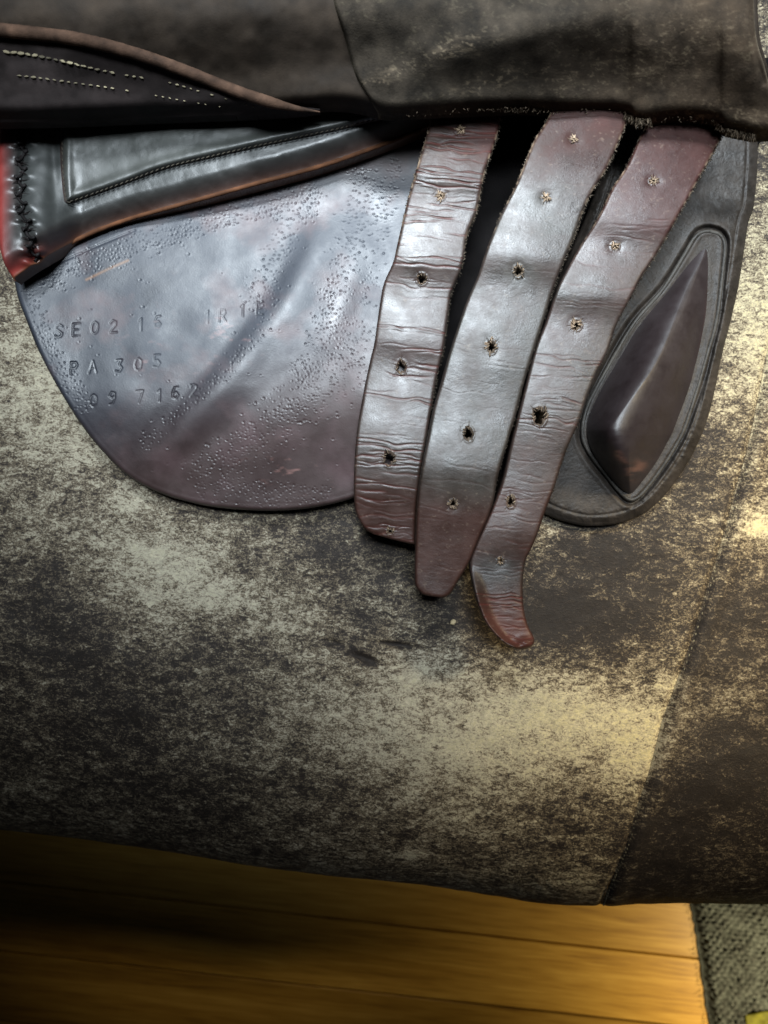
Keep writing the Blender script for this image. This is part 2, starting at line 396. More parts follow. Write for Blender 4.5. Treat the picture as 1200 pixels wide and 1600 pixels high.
# ---------------------------------------------------------------- rug
def rug():
    e = curve([(1072, 1360), (1079, 1412), (1086, 1455), (1093, 1500), (1100, 1550), (1108, 1605), (1116, 1680), (1130, 1800)])
    kk = PX * (D - ZF) / D
    n, m = 560, 420
    vs = np.linspace(1250, 1790, n); eu = np.interp(vs, e[:, 1], e[:, 0])
    eu = np.where(vs < 1360, 1072 - (1360 - vs) * .15, eu) + 1.5 * noise(vs, vs * 0, 9, 9, 5)
    t = np.linspace(0, 1, m)[None] * 380
    Uu = eu[:, None] + t; Vv = np.repeat(vs[:, None], m, 1) + t * math.tan(.11)
    X = (Uu - 600) * kk; Y = (800 - Vv) * kk
    a = Uu * .99 + Vv * .0; bb = Vv - t * .11
    # woven loops: staggered bumps with uneven size
    cell = 7.5
    wa = a + 2.2 * noise(Uu, Vv, 15, 15, 1); wb = bb + 2.2 * noise(Uu, Vv, 15, 15, 2)
    row = np.floor(wb / cell); h = np.abs(np.sin(np.pi * (wa / (cell * 1.5) + .5 * (row % 2)))) * np.abs(np.sin(np.pi * wb / cell)) ** .7
    h = h * (0.65 + .35 * noise(Uu, Vv, 11, 11, 3)) + .25 * noise(Uu, Vv, 4, 4, 4)
    edge = smooth(0, 16, t); z = ZF + .001 + edge * (.004 + .0022 * h)
    V = np.stack([X, Y, z], -1).reshape(-1, 3)
    idx = np.arange(n * m).reshape(n, m)
    q = np.stack([idx[:-1, :-1], idx[1:, :-1], idx[1:, 1:], idx[:-1, 1:]], -1).reshape(-1, 4)
    v = (.55 + .45 * noise(Uu, Vv, 6, 5, 8) + .35 * noise(Uu, Vv, 40, 26, 9)).reshape(-1, 1)
    C = np.clip(np.array([.060, .070, .068]) * (0.3 + v * 1.1) + np.clip(h, 0, 1).reshape(-1, 1) * .035, 0.005, 1)
    root = empty('rug', (float(X[n // 2, m // 2]), float(Y[n // 2, m // 2]), ZF))
    o = mesh_np('woven_pile', V - np.array(root.location), q, M_fray, root, C)
    it = []
    for v_ in np.arange(1380, 1640, 5.0):
        u_ = float(np.interp(v_, e[:, 1], e[:, 0])); b_ = to_world(np.array(u_ + 2), np.array(v_ + random.uniform(-1, 1)), ZF + .003)
        L_ = random.uniform(3, 9) if random.random() > .06 else 16
        t_ = to_world(np.array(u_ - L_), np.array(v_ + random.uniform(-5, 5)), ZF + random.uniform(.0005, .003))
        c = random.uniform(.10, .32); it.append((b_ - np.array(root.location), t_ - np.array(root.location), .0003, (c, c, c * .85)))
    f = spikes('frayed_edge', it, M_fray, root); tag(f, kind='stuff')
    tag(root, 'grey green woven rug with a frayed edge lying on the oak floor', 'rug')
rug()
def scrap():
    P = curve([(1164, 1586), (1180, 1582), (1200, 1580), (1240, 1582)], 4)
    out = np.vstack([P, curve([(1240, 1582), (1250, 1640), (1200, 1655), (1168, 1640), (1164, 1586)], 5)])
    def zf(u, v, d): return ZF + .0075 + .0008 * noise(u, v, 14, 14, 3) + 0 * u
    def cf(u, v, d):
        return np.array([.13, .13, .018]) * (1 + .2 * noise(u, v, 5, 5, 4))[:, None]
    o = sheet('cloth', out, zf, cf, M_fray, None, 2.0, .002)
    tag(o, 'small olive yellow cloth lying on the grey rug', 'cloth')
scrap()

# ---------------------------------------------------------------- couch
def couch():
    root = empty('couch', (0, 0, ZF))
    R0 = .090; Z0 = -.013
    sil = curve([(-500, 1290), (-150, 1322), (0, 1338), (100, 1347), (200, 1355), (350, 1361), (480, 1366), (620, 1378), (760, 1395), (860, 1411), (950, 1413), (1080, 1410), (1200, 1412), (1400, 1415), (1700, 1420)], 10)
    kk = PX * .364 / .3
    SX = (sil[:, 0] - 600) * kk; SY = (800 - sil[:, 1]) * kk - .0095
    seam = curve([(1290, 200), (1240, 380), (1200, 560), (1185, 630), (1172, 690), (1152, 765), (1133, 830), (1112, 900), (1083, 995), (1052, 1085), (1035, 1135), (1018, 1200), (1000, 1260), (975, 1335), (945, 1402), (935, 1430), (915, 1480)], 6)
    # rows: top part then roll then side down
    nr_f = 430; nr_a = 170; nr_s = 12
    def seam_u(v): return np.interp(v, seam[:, 1], seam[:, 0])
    def build(side, ncol):
        s = np.linspace(0, 1, ncol)
        rows = []
        for r in range(nr_f + nr_a + nr_s):
            rows.append(r)
        Vx = np.zeros((len(rows), ncol, 3)); UU = np.zeros((len(rows), ncol)); VV = np.zeros((len(rows), ncol)); SD = np.zeros((len(rows), ncol))
        X0 = np.zeros(ncol); Xs = None
        # iterate the seam position with the surface
        for r in rows:
            x_guess = .12
            for it in range(4):
                X = (-.42 + (x_guess + .42) * s) if side == 0 else (x_guess + (.42 - x_guess) * s)
                Ye = np.interp(X, SX, SY); R = R0 + .050 * smooth(-.01, -.17, X)
                if r < nr_f:
                    t = r / nr_f; Yc = Ye + R; Y = .30 + (Yc - .30) * t; z = np.full_like(X, Z0)
                elif r < nr_f + nr_a:
                    th = (r - nr_f) / (nr_a - 1) * math.radians(112); Y = Ye + R - R * math.sin(th); z = Z0 - R * (1 - math.cos(th)) * R0 / R * (1 + .35 * smooth(-.01, -.17, X)) + 0 * X
                else:
                    k = (r - nr_f - nr_a + 1) / nr_s; th = math.radians(112)
                    y1 = Ye + R - R * math.sin(th); z1 = Z0 - R * (1 - math.cos(th)) * R0 / R * (1 + .35 * smooth(-.01, -.17, X)) + 0 * X
                    Y = y1 + .04 * k; z = z1 + (ZF + .004 - z1) * k
                i = -1 if side == 0 else 0
                v = 800 - Y[i] / (PX * (D - z[i]) / D)
                x_guess = (float(seam_u(v)) - 600) * PX * (D - z[i]) / D
            Vx[r, :, 0] = X; Vx[r, :, 1] = Y; Vx[r, :, 2] = z
            SD[r] = np.abs(X - x_guess)
        k = PX * (D - Vx[..., 2]) / D
        UU = Vx[..., 0] / k + 600; VV = 800 - Vx[..., 1] / k
        g = SD
        rel = .0016 * fbm(Vx[..., 0], Vx[..., 1] * 1.3, .05, oct=3, seed=21) + .00035 * fbm(Vx[..., 0], Vx[..., 1], .006, oct=3, seed=25)
        rel += -.0014 * np.exp(-(g / .0016) ** 2) + (.0010 * np.exp(-((g - .005) / .004) ** 2) if side == 1 else 0)
        # couch sinks towards the lower left, and two pressed slits
        rel += -.0025 * blob(UU, VV, 622, 1009, 30, 3.5, 8) - .002 * blob(UU, VV, 570, 1030, 22, 6, 20) - .0015 * blob(UU, VV, 520, 1005, 14, 4, 15)
        fade = np.ones(UU.shape[0]); Vx[..., 2] += rel
        # where the cream wear sits
        B = [(60, 560, 90, 110, .38), (120, 690, 110, 60, .25), (200, 860, 110, 70, .35), (40, 800, 70, 60, .2), (290, 900, 80, 60, .28), (420, 950, 90, 50, .30), (240, 960, 60, 60, .15),
             (300, 1020, 120, 60, -.08), (80, 980, 120, 120, -.20), (430, 850, 110, 40, -.05), (480, 1000, 90, 40, .0),
             (700, 1100, 160, 70, .33), (900, 1110, 140, 70, .42), (1000, 1170, 55, 60, .45), (800, 1180, 170, 50, .30), (560, 1130, 140, 70, .20), (660, 1250, 200, 60, .08), (430, 1180, 100, 80, .05),
             (860, 960, 90, 60, -.45), (960, 980, 90, 70, -.22), (700, 940, 70, 50, -.18), (1000, 900, 80, 60, -.15), (930, 860, 80, 40, -.3), (540, 880, 120, 40, -.15), (640, 1040, 60, 30, .1),
             (1190, 480, 60, 140, .45), (1190, 820, 50, 25, .65), (1140, 620, 40, 90, .12), (1100, 780, 50, 60, -.05), (1090, 700, 60, 60, -.15),
             (1130, 1100, 90, 28, .22), (1160, 930, 70, 60, -.12), (1100, 1250, 90, 80, -.22), (1190, 1180, 60, 60, -.2), (1150, 1330, 80, 50, .02), (1000, 1350, 60, 60, -.1),
             (900, 1280, 90, 50, .06), (880, 1380, 60, 16, .2), (640, 1335, 22, 8, .5), (300, 1250, 200, 80, -.12), (150, 1130, 150, 80, -.15), (380, 690, 200, 60, -.1), (220, 780, 50, 20, .2)]
        mask = np.full(UU.shape, .42)
        for cx, cy, rx, ry, a in B: mask += a * blob(UU, VV, cx, cy, rx, ry)
        mask += .16 * fbm(UU, VV * 1.5, 70, oct=4, seed=40)
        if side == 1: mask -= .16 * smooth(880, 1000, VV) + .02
        mask -= .8 * blob(UU, VV, 622, 1009, 30, 4, 8) + .8 * blob(UU, VV, 570, 1030, 24, 7, 20) + .5 * blob(UU, VV, 520, 1005, 16, 5, 15)
        mask += .5 * np.exp(-(g / .0004) ** 2) * (.4 + .6 * noise(UU, VV, 6, 6, 6)) * (side == 1)
        warm = smooth(650, 1150, UU + .25 * (VV - 800))
        cream = np.array([.46, .415, .29])[None, None] * (1 - warm[..., None]) + np.array([.62, .53, .29])[None, None] * warm[..., None]
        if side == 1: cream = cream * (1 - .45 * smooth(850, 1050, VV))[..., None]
        nr = len(rows); idx = np.arange(nr * ncol).reshape(nr, ncol)
        q = np.stack([idx[:-1, :-1], idx[1:, :-1], idx[1:, 1:], idx[:-1, 1:]], -1).reshape(-1, 4)
        V = Vx.reshape(-1, 3) - np.array(root.location)
        o = mesh_np('hide_panel', V, q, M_hide, root, cream.reshape(-1, 3), mask.ravel())
        return Vx[:, -1 if side == 0 else 0] if True else None
    edge = build(0, 620); build(1, 260)
    # running stitches along the seam
    it = []; acc = 0
    for r in range(60, nr_f + nr_a - 60):
        a = edge[r]; b = edge[r + 1]; acc += np.linalg.norm(b - a)
        if acc > .0021:
            acc = 0; d = b - a; c = random.uniform(.10, .28)
            it.append(((a + b) / 2 + np.array([.0010, 0, .0006]) - np.array(root.location), math.atan2(d[1], d[0]), .0015, .0006, .0006, (c, c * .9, c * .6)))
    o = pellets('seam_stitching', it, M_thread, root); tag(o, kind='stuff')
    tag(root, 'couch in worn mottled black and cream hide under the saddle', 'couch')
couch()
def crumb():
    c = to_world(np.array(708.), np.array(972.), -.0105)
    V, q = pellet('', (0, 0, 0), .6, .0026, .0022, .0018, None)
    V = V * (1 + .12 * rng.uniform(-1, 1, (len(V), 1)))
    o = mesh_np('crumb', V, q, M_fray, None, np.tile([.62, .50, .30], (len(V), 1)))
    o.location = c; tag(o, 'tiny pale crumb lying on the mottled couch below the straps', 'crumb')
crumb()

# ---------------------------------------------------------------- saddle
saddle = empty('saddle', (0, 0, -.012))
SADLOC = np.array([0, 0, -.012])
def S(o): o.location = (0, 0, .012) if o.parent == saddle else (0, 0, 0); return o

top_edge = curve([(22, 436), (60, 411), (130, 373), (200, 346), (300, 318), (400, 290), (500, 263), (600, 228), (672, 200)])
# -- sweat flap with stamped letters and follicle pits
GL = {'S': [[(.9, .15), (.6, 0), (.2, .05), (.1, .28), (.5, .5), (.9, .72), (.75, .97), (.3, 1), (.05, .85)]],
      'E': [[(.9, 0), (.1, 0), (.1, 1), (.9, 1)], [(.1, .5), (.7, .5)]],
      '0': [[(.5, 0), (.85, .2), (.9, .5), (.8, .85), (.5, 1), (.2, .85), (.1, .5), (.2, .15), (.5, 0)]],
      '2': [[(.1, .2), (.4, 0), (.8, .12), (.8, .4), (.4, .7), (.1, 1), (.9, 1)]],
      '1': [[(.3, .2), (.55, 0), (.55, 1)]],
      '6': [[(.8, .08), (.4, .1), (.15, .5), (.2, .9), (.6, 1), (.88, .75), (.6, .5), (.2, .6)]],
      'R': [[(.1, 1), (.1, 0), (.7, .05), (.8, .3), (.6, .5), (.1, .5)], [(.45, .5), (.9, 1)]],
      'P': [[(.1, 1), (.1, 0), (.7, .05), (.85, .28), (.65, .52), (.1, .55)]],
      'A': [[(.05, 1), (.5, 0), (.95, 1)], [(.25, .62), (.75, .62)]],
      '3': [[(.15, .05), (.8, .05), (.5, .42), (.85, .7), (.6, 1), (.1, .92)]],
      '5': [[(.85, 0), (.2, 0), (.15, .45), (.6, .42), (.88, .7), (.6, 1), (.1, .93)]],
      '9': [[(.8, .35), (.5, .5), (.15, .3), (.4, 0), (.8, .1), (.85, .5), (.6, .95), (.25, 1)]],
      '7': [[(.1, 0), (.9, 0), (.45, 1)]]}
LET = [('S', 86, 508, 1), ('E', 113, 506, 1), ('0', 142, 503, 1), ('2', 171, 501, 1), ('1', 214, 498, .7), ('6', 240, 493, .8), ('1', 318, 486, .4), ('R', 342, 484, .5), ('1', 373, 476, 1), ('E', 400, 473, 1),
       ('P', 110, 566, 1), ('A', 139, 564, 1), ('3', 180, 562, 1), ('0', 210, 560, .7), ('5', 239, 555, .7),
       ('0', 140, 617, 1), ('9', 169, 613, 1), ('7', 212, 611, .9), ('1', 243, 609, .7), ('6', 268, 604, 1), ('2', 297, 601, 1)]
def letter_depth(u, v):
    d = np.zeros(u.shape)
    for g, cu, cv, w in LET:
        m = (np.abs(u - cu - 6) < 22) & (np.abs(v - cv - 9) < 24)
        if not m.any(): continue
        uu = u[m]; vv = v[m]; best = np.full(uu.shape, 1e9)
        tilt = -.10
        for st in GL[g]:
            P = []
            for (x, y) in st:
                X = (x - .5) * 13; Y = (y - .5) * 19
                P.append((cu + 6 + X - tilt * -Y * .3, cv + 9 + Y + tilt * X))
            best = np.minimum(best, seg_dist(uu, vv, P))
        d[m] = np.maximum(d[m], w * np.exp(-(best / 1.5) ** 2) - .25 * w * np.exp(-((best - 3.4) / 1.3) ** 2))
    return d
def follicle_points():
    pts = []
    def band(path, width, n, tight=1.0):
        c = curve(path, 3)
        for _ in range(int(n * 1.7)):
            i = random.randrange(len(c) - 1); p = c[i]; d = c[i + 1] - c[i]; d /= np.linalg.norm(d) + 1e-9
            q = random.gauss(0, width * .5)
            pts.append((p[0] - d[1] * q, p[1] + d[0] * q))
    band([(60, 440), (150, 405), (230, 375), (330, 345), (430, 315), (500, 300)], 22, 330)
    band([(110, 425), (200, 390), (300, 362)], 12, 130)
    band([(500, 295), (460, 330), (440, 380), (420, 430), (400, 490)], 26, 230)
    band([(570, 265), (565, 330), (540, 400), (520, 470), (500, 540), (470, 600)], 26, 360)
    band([(560, 500), (520, 580), (460, 640), (400, 690), (340, 730), (300, 760)], 40, 520)
    band([(620, 250), (605, 320), (590, 400), (570, 480)], 14, 110)
    band([(45, 450), (70, 520), (105, 590), (140, 640)], 14, 170)
    band([(420, 500), (370, 560), (330, 600), (270, 650), (220, 700)], 12, 130)
    band([(340, 755), (430, 775), (520, 770)], 22, 150)
    for _ in range(70): pts.append((random.uniform(60, 560), random.uniform(380, 780)))
    return pts
def thin_out(pts, r=3.9):
    cells = {}; out = []
    for p in pts:
        k = (int(p[0] // r), int(p[1] // r))
        if any((q[0] - p[0]) ** 2 + (q[1] - p[1]) ** 2 < r * r for a in (-1, 0, 1) for b in (-1, 0, 1) for q in cells.get((k[0] + a, k[1] + b), ())): continue
        cells.setdefault(k, []).append(p); out.append(p)
    return out
FOL = thin_out(follicle_points())
def flap():
    left = curve([(22, 436), (28, 465), (42, 503), (58, 543), (78, 583), (102, 625), (130, 668), (160, 705), (198, 742), (235, 764), (270, 778)])
    bot = curve([(270, 778), (320, 790), (370, 796), (430, 798), (490, 793), (555, 777), (620, 745)])
    out = np.vstack([top_edge[::-1], left, bot, curve([(620, 745), (660, 560), (710, 380), (720, 200), (672, 200)])])
    f1 = curve([(500, 310), (470, 360), (440, 420), (400, 480), (350, 545), (300, 605), (250, 665), (215, 720)])
    f2 = curve([(560, 380), (535, 470), (500, 540), (440, 600), (360, 660), (290, 720), (265, 770)])
    f3 = curve([(470, 340), (430, 400), (385, 455)])
    relief = {}
    def zf(u, v, d):
        z = .0030 + .001 * smooth(420, 640, u) * smooth(780, 350, v)
        z += .0065 * smooth(230, 560, v) - .012 * smooth(600, 830, v) + .002 * smooth(140, 20, u) 
        z -= .004 * smooth(520, 200, v) * 0
        d1 = seg_dist(u, v, f1); side = (u - np.interp(v, f1[:, 1], f1[:, 0]))
        fd = smooth(300, 430, v) * smooth(780, 680, v); z += fd * (.0015 * np.exp(-((side - 42) / 34) ** 2) - .0007 * np.exp(-((side) / 22) ** 2))
        d2 = seg_dist(u, v, f2); z -= .0011 * np.exp(-(d2 / 24) ** 2) * smooth(380, 470, v); z -= .0004 * np.exp(-(seg_dist(u, v, f3) / 20) ** 2)
        z += .0009 * fbm(u, v, 95, oct=2, seed=60) + .00003 * fbm(u, v, 14, oct=3, seed=62)
        fol = np.zeros(u.shape)
        # grid stamp of the pits
        key = (np.round(u).astype(int) - 0) * 4096 + np.round(v).astype(int)
        order = np.argsort(key); ks = key[order]
        for (px, py) in FOL:
            rr = random.uniform(.9, 1.7); a = random.uniform(.25, 1.15); el = random.uniform(.8, 1.7)
            for dx in range(-5, 6):
                base = (int(round(px)) + dx) * 4096 + int(round(py))
                i0 = np.searchsorted(ks, base - 5); i1 = np.searchsorted(ks, base + 6)
                ii = order[i0:i1]
                if len(ii) == 0: continue
                q = np.hypot((u[ii] - px) * .95, (v[ii] - py) * el)
                fol[ii] = np.minimum(fol[ii], -a * np.exp(-(q / rr) ** 2)) 
                fol[ii] = np.where(fol[ii] > -.05, np.maximum(fol[ii], .35 * a * np.exp(-((q - rr * 2.0) / 1.2) ** 2) * (v[ii] > py)), fol[ii])
        z += .00026 * fol
        relief['fol'] = fol
        L = letter_depth(u, v); relief['L'] = L
        z -= .00034 * L * (.75 + .5 * noise(u, v, 13, 13, 66))
        # scuffed lines near the top edge
        z -= .0003 * np.exp(-(seg_dist(u, v, curve([(60, 425), (150, 385), (210, 360)])) / 2) ** 2)
        z -= .0008 * np.exp(-(d / 4) ** 2) + .0001 * np.exp(-((d - 9) / 4) ** 2)
        return z
    def cf(u, v, d):
        c = np.tile([.036, .041, .054], (len(u), 1))
        br = smooth(520, 740, v + .35 * (u - 300)) * .9
        c = c * (1 - br[:, None]) + np.array([.060, .034, .030]) * br[:, None]
        w = np.clip(fbm(u, v, 45, oct=5, seed=70) * 1.4, 0, 1)[:, None]
        c = c * (1 - w * .7) + np.array([.11, .068, .070]) * w * .7
        sc_ = np.clip(fbm(u * .8 + v * .3, v, 16, 9, oct=4, seed=75) * 2.4 - 1.0, 0, 1) * (blob(u, v, 260, 545, 60, 45) + blob(u, v, 470, 730, 70, 40) + blob(u, v, 350, 520, 60, 30))
        c = c + sc_[:, None] * np.array([.20, .10, .085])
        t = np.exp(-(seg_dist(u, v, [(135, 437), (170, 420), (200, 407)]) / 2) ** 2) * .7
        c = c * (1 - t[:, None]) + np.array([.28, .15, .08]) * t[:, None]
        e = np.exp(-(d / 2.5) ** 2)[:, None]; c = c * (1 - .6 * e)
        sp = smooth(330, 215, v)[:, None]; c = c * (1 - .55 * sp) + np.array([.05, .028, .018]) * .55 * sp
        c *= (1 - .25 * np.clip(-relief['fol'], 0, 1) - .35 * np.clip(relief['L'], 0, 1))[:, None]  # tint darker in the pits and stamped letters
        return c
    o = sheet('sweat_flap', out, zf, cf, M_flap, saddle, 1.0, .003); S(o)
    tag(o, 'large tooled flap stamped with small letters and numbers')
    return o
flap_o = flap()

# -- front panel (upper left)
panel_o = None
def front_panel():
    out = np.vstack([curve([(-12, 90), (-12, 200), (-9, 300), (-3, 370), (6, 410), (22, 438)]), top_edge[1:], curve([(672, 200), (690, 90)]), curve([(690, 90), (-12, 90)])])
    lac = curve([(40, 150), (38, 200), (33, 255), (32, 310), (42, 355), (54, 405)])
    bord = top_edge
    def zf(u, v, d):
        db = seg_dist(u, v, bord)
        z = .0075 + .0055 * smooth(0, 42, db)
        z += .004 * smooth(140, 430, u) * 1.0
        l = seg_dist(u, v, lac); z -= .0022 * np.exp(-(l / 7) ** 2)
        pk = np.sin((v + 3 * np.sin(v * .11)) * 2 * np.pi / 24); z += .0007 * pk * np.exp(-((l - 10) / 10) ** 2)
        left = np.maximum(u + 12, 0); z -= .009 * np.exp(-(left / 7) ** 2); z += .013 * smooth(190, 400, v) * smooth(130, 50, u)
        z += .0015 * np.exp(-((u - 78) / 14) ** 2) * smooth(190, 260, v) * 0 - .0012 * blob(u, v, 84, 250, 10, 90)
        z += .00025 * fbm(u, v, 30, oct=3, seed=80)
        return z
    def cf(u, v, d):
        db = seg_dist(u, v, bord)
        c = np.tile([.040, .043, .041], (len(u), 1))
        r = np.exp(-(np.maximum(u + 12, 0) / 19) ** 2) + .9 * np.exp(-(db / 22) ** 2)
        r = np.clip(r, 0, 1)[:, None]
        red = np.array([.42, .040, .030]) * np.exp(-(np.maximum(u, 0) / 60) ** 2)[:, None] + np.array([.055, .022, .015]) * (1 - np.exp(-(np.maximum(u, 0) / 60) ** 2))[:, None]
        c = c * (1 - r) + red * r
        e = np.exp(-(db / 6) ** 2)[:, None]; c = c * (1 - e) + np.array([.13, .055, .025]) * e
        return c
    o = sheet('front_panel', out, zf, cf, M_panel, saddle, 1.3, .006); S(o)
    def zat(u, v): return float(zf(np.array([float(u)]), np.array([float(v)]), np.array([50.]))[0])
    # rolled edge along the flap
    P = top_edge[2:-4]
    tb = tube('piping', to_world(P[:, 0], P[:, 1] - 3, .0080 + .0035 * smooth(140, 430, P[:, 0])), .0008, M_dark, o, 8, (.10, .042, .020), .10)
    # lacing
    pts = []; vs = np.arange(150, 408, 2.0)
    for v in vs:
        cx = np.interp(v, lac[:, 1], lac[:, 0]); ph = (v - 150) / 27.0 * 2 * np.pi
        u = cx + 7.5 * math.sin(ph) + random.uniform(-.6, .6); w = v + 4 * math.sin(ph * 2 + .8)
        pts.append(to_world(np.array(u), np.array(w), zat(u, w) + .0013 + .0007 * math.sin(ph * 2)))
    t2 = tube('lacing', pts, .00055, M_thread, o, 6, (.010, .008, .008), .25)
    it = []
    for v in np.arange(165, 405, 13.0):
        cx = np.interp(v, lac[:, 1], lac[:, 0])
        for k in range(5):
            sg = random.choice((-1, 1)); u0 = cx + random.uniform(-3, 3); u1 = cx + sg * random.uniform(8, 17); v1 = v + random.uniform(-9, 9)
            it.append((to_world(np.array(u0), np.array(v), zat(u0, v) + .0008), to_world(np.array(u1), np.array(v1), zat(u1, v1) + .0004), .00022, (.02, .013, .013)))
    s2 = spikes('lacing_end', it, M_thread, o); tag(s2, kind='stuff')
    # pocket piece laid on it
    inner = curve([(94, 90), (92, 200), (93, 260), (97, 305), (101, 318), (112, 319), (150, 306), (200, 288), (260, 266), (330, 249), (400, 233), (480, 216), (560, 198), (640, 170), (660, 90)])
    out2 = np.vstack([inner, curve([(660, 90), (94, 90)])])
    def zf2(u, v, d):
        return zf(u, v, d) + .0028 - .0028 * np.exp(-(d / 6) ** 2) + .0006 * np.exp(-((d - 14) / 7) ** 2)
    def cf2(u, v, d):
        c = np.tile([.045, .048, .043], (len(u), 1)); e = np.exp(-(d / 5) ** 2)[:, None]
        c = c * (1 - e) + np.array([.045, .018, .014]) * e
        return c
    o2 = sheet('pocket_flap', out2, zf2, cf2, M_panel, saddle, 1.5, .002); S(o2)
    it = []; acc = 0
    for i in range(len(inner) - 1):
        a, b = inner[i], inner[i + 1]; acc += np.linalg.norm(b - a)
        if acc > 7 and b[1] > 110:
            acc = 0; n = np.array([-(b - a)[1], (b - a)[0]]); n /= np.linalg.norm(n); n = -n
            p = b + n * -(-5); 
            z = zat(*p) + .0016
            if not inside(np.array([p[0]]), np.array([p[1]]), out2)[0]: p = b - n * 5
            it.append((to_world(np.array(p[0]), np.array(p[1]), z + .0006), math.atan2(-(b - a)[1], (b - a)[0]) + .25, .0015, .00045, .0003, (.05, .042, .03)))
    pt = pellets('pocket_stitching', it, M_thread, o2); tag(pt, kind='stuff')
front_panel()

# -- hidden padded panel behind the straps
def rear_base():
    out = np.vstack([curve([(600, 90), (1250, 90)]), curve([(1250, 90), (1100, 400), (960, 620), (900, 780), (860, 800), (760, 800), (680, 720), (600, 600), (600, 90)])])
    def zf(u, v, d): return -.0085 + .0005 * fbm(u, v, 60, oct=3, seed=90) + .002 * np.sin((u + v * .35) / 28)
    def cf(u, v, d): return np.tile([.008, .007, .007], (len(u), 1)) * (1 + .4 * fbm(u, v, 20, oct=3, seed=91))[:, None]  # near-black tint paints in the deep shade between the straps
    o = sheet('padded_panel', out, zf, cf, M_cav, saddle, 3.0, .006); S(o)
rear_base()

# -- rear flap with its moulded block
def rear_flap():
    right = curve([(1184, 90), (1184, 215), (1183, 270), (1177, 327), (1170, 345), (1163, 389), (1154, 447), (1140, 509), (1129, 551), (1119, 600), (1110, 639), (1097, 678), (1077, 720), (1051, 759), (1028, 785), (1002, 805), (965, 818), (921, 822), (880, 814), (845, 800)])
    out = np.vstack([right, curve([(845, 800), (800, 700), (840, 520), (930, 300), (990, 90)]), curve([(990, 90), (1184, 90)])])
    ring = curve([(1110, 356), (1127, 362), (1135, 380), (1132, 421), (1124, 496), (1111, 551), (1098, 600), (1081, 649), (1067, 684), (1041, 727), (1012, 766), (995, 783), (981, 786), (965, 772), (943, 745), (921, 717), (906, 684), (912, 640), (938, 585), (968, 530), (993, 493), (1035, 447), (1067, 398), (1085, 368), (1097, 358), (1110, 356)])
    def zf(u, v, d):
        z = .0005 + .003 * smooth(100, 10, d) * 0 - .005 * smooth(640, 830, v)
        r = seg_dist(u, v, ring)
        z += -.0020 * np.exp(-((r) / 3.5) ** 2) + .0004 * np.exp(-((r - 8) / 4) ** 2)
        z -= .0028 * np.exp(-(d / 9) ** 2)
        z -= .0006 * np.exp(-((d - 17) / 2.0) ** 2)
        z += .00035 * fbm(u, v, 7, oct=3, seed=95) * np.exp(-((d - 14) / 16) ** 2) + .0004 * fbm(u, v, 60, seed=97)
        return z
    def cf(u, v, d):
        c = np.tile([.034, .027, .022], (len(u), 1)) * (1 + .5 * fbm(u, v, 12, oct=4, seed=98))[:, None]
        w = np.clip(fbm(u, v, 9, oct=3, seed=99) * 2 - .2, 0, 1) * blob(u, v, 1120, 290, 50, 60)
        c += w[:, None] * .05
        return c
    o = sheet('rear_flap', out, zf, cf, M_rear, saddle, 1.3, .004); S(o)
    # moulded block
    blk = curve([(1107, 364), (1118, 370), (1122, 388), (1119, 430), (1112, 492), (1101, 545), (1088, 596), (1071, 645), (1056, 680), (1030, 722), (1002, 758), (988, 772), (978, 770), (962, 755), (935, 722), (918, 690), (917, 655), (940, 600), (968, 545), (990, 505), (1034, 455), (1068, 405), (1088, 374), (1097, 366), (1107, 364)])
    rid = np.array([(1113, 384), (1074, 447), (1035, 548), (1002, 602), (950, 672)], float)
    ridc = curve(rid, 3)
    def bz(u, v, d):
        k = .00025
        rx = np.interp(v, ridc[:, 1], ridc[:, 0]); p = (u - rx) * .86; p = p + 6 * np.tanh(p / 14) * 0
        H = .0125 + .021 * smooth(360, 640, v)
        zl = H + np.minimum(p, 0) * k * 1.8
        zt = H + p * k * .09
        below = ((v - 672) * .80 + (u - 950) * -.35)
        a = (983, 764); b = (1058, 672)
        # lower facet from the line (950,672)-(1030,650) down to the tip
        nrm = np.array([-.30, .954]); q = (u - 950) * nrm[0] + (v - 668) * nrm[1]
        zb = H - np.maximum(q - 40, 0) * k * .9
        # right shoulder
        rr = np.interp(v, [364, 388, 430, 492, 545, 596, 645, 680, 722, 772], [1118, 1121, 1119, 1112, 1101, 1088, 1071, 1056, 1030, 990]) - u
        zr = .0015 + rr * k * 1.5
        zd = d * k * 3.2 + .0005
        s = .0070
        M = np.stack([zl, zt, zb, zr, zd]); 
        z = -s * np.log(np.exp(-M / s).sum(0))
        return z + .0001 * fbm(u, v, 25, oct=3, seed=101)
    def bc(u, v, d):
        c = np.tile([.024, .015, .016], (len(u), 1))
        r = np.exp(-(d / 7) ** 2) * smooth(620, 400, v) * smooth(1085, 1100, u + .25 * (v - 400)); c = c * (1 - r[:, None]) + np.array([.12, .015, .012]) * r[:, None]  # red on the upper right edge paints in warm side light
        s = np.clip(fbm(u * .5 + v * .4, v, 12, 7, oct=4, seed=105) * 2.2 + .1, 0, 1) * (blob(u, v, 992, 738, 30, 9, -52) + blob(u, v, 968, 715, 22, 6, 55))
        c += s[:, None] * np.array([.13, .058, .036])
        return c
    b = sheet('moulded_block', blk, bz, bc, M_block, saddle, 1.1, .005); S(b)
    rg = ring[::1]; z = zf(rg[:, 0], rg[:, 1], np.full(len(rg), 60.)) + .0008
    cs = (rg - rg.mean(0)); inn = rg - cs / (np.linalg.norm(cs, axis=1)[:, None]) * 6
    tube('piping', to_world(inn[:, 0], inn[:, 1], z + .0012), .0008, M_rear, b, 8, (.045, .040, .034), .06)
rear_flap()

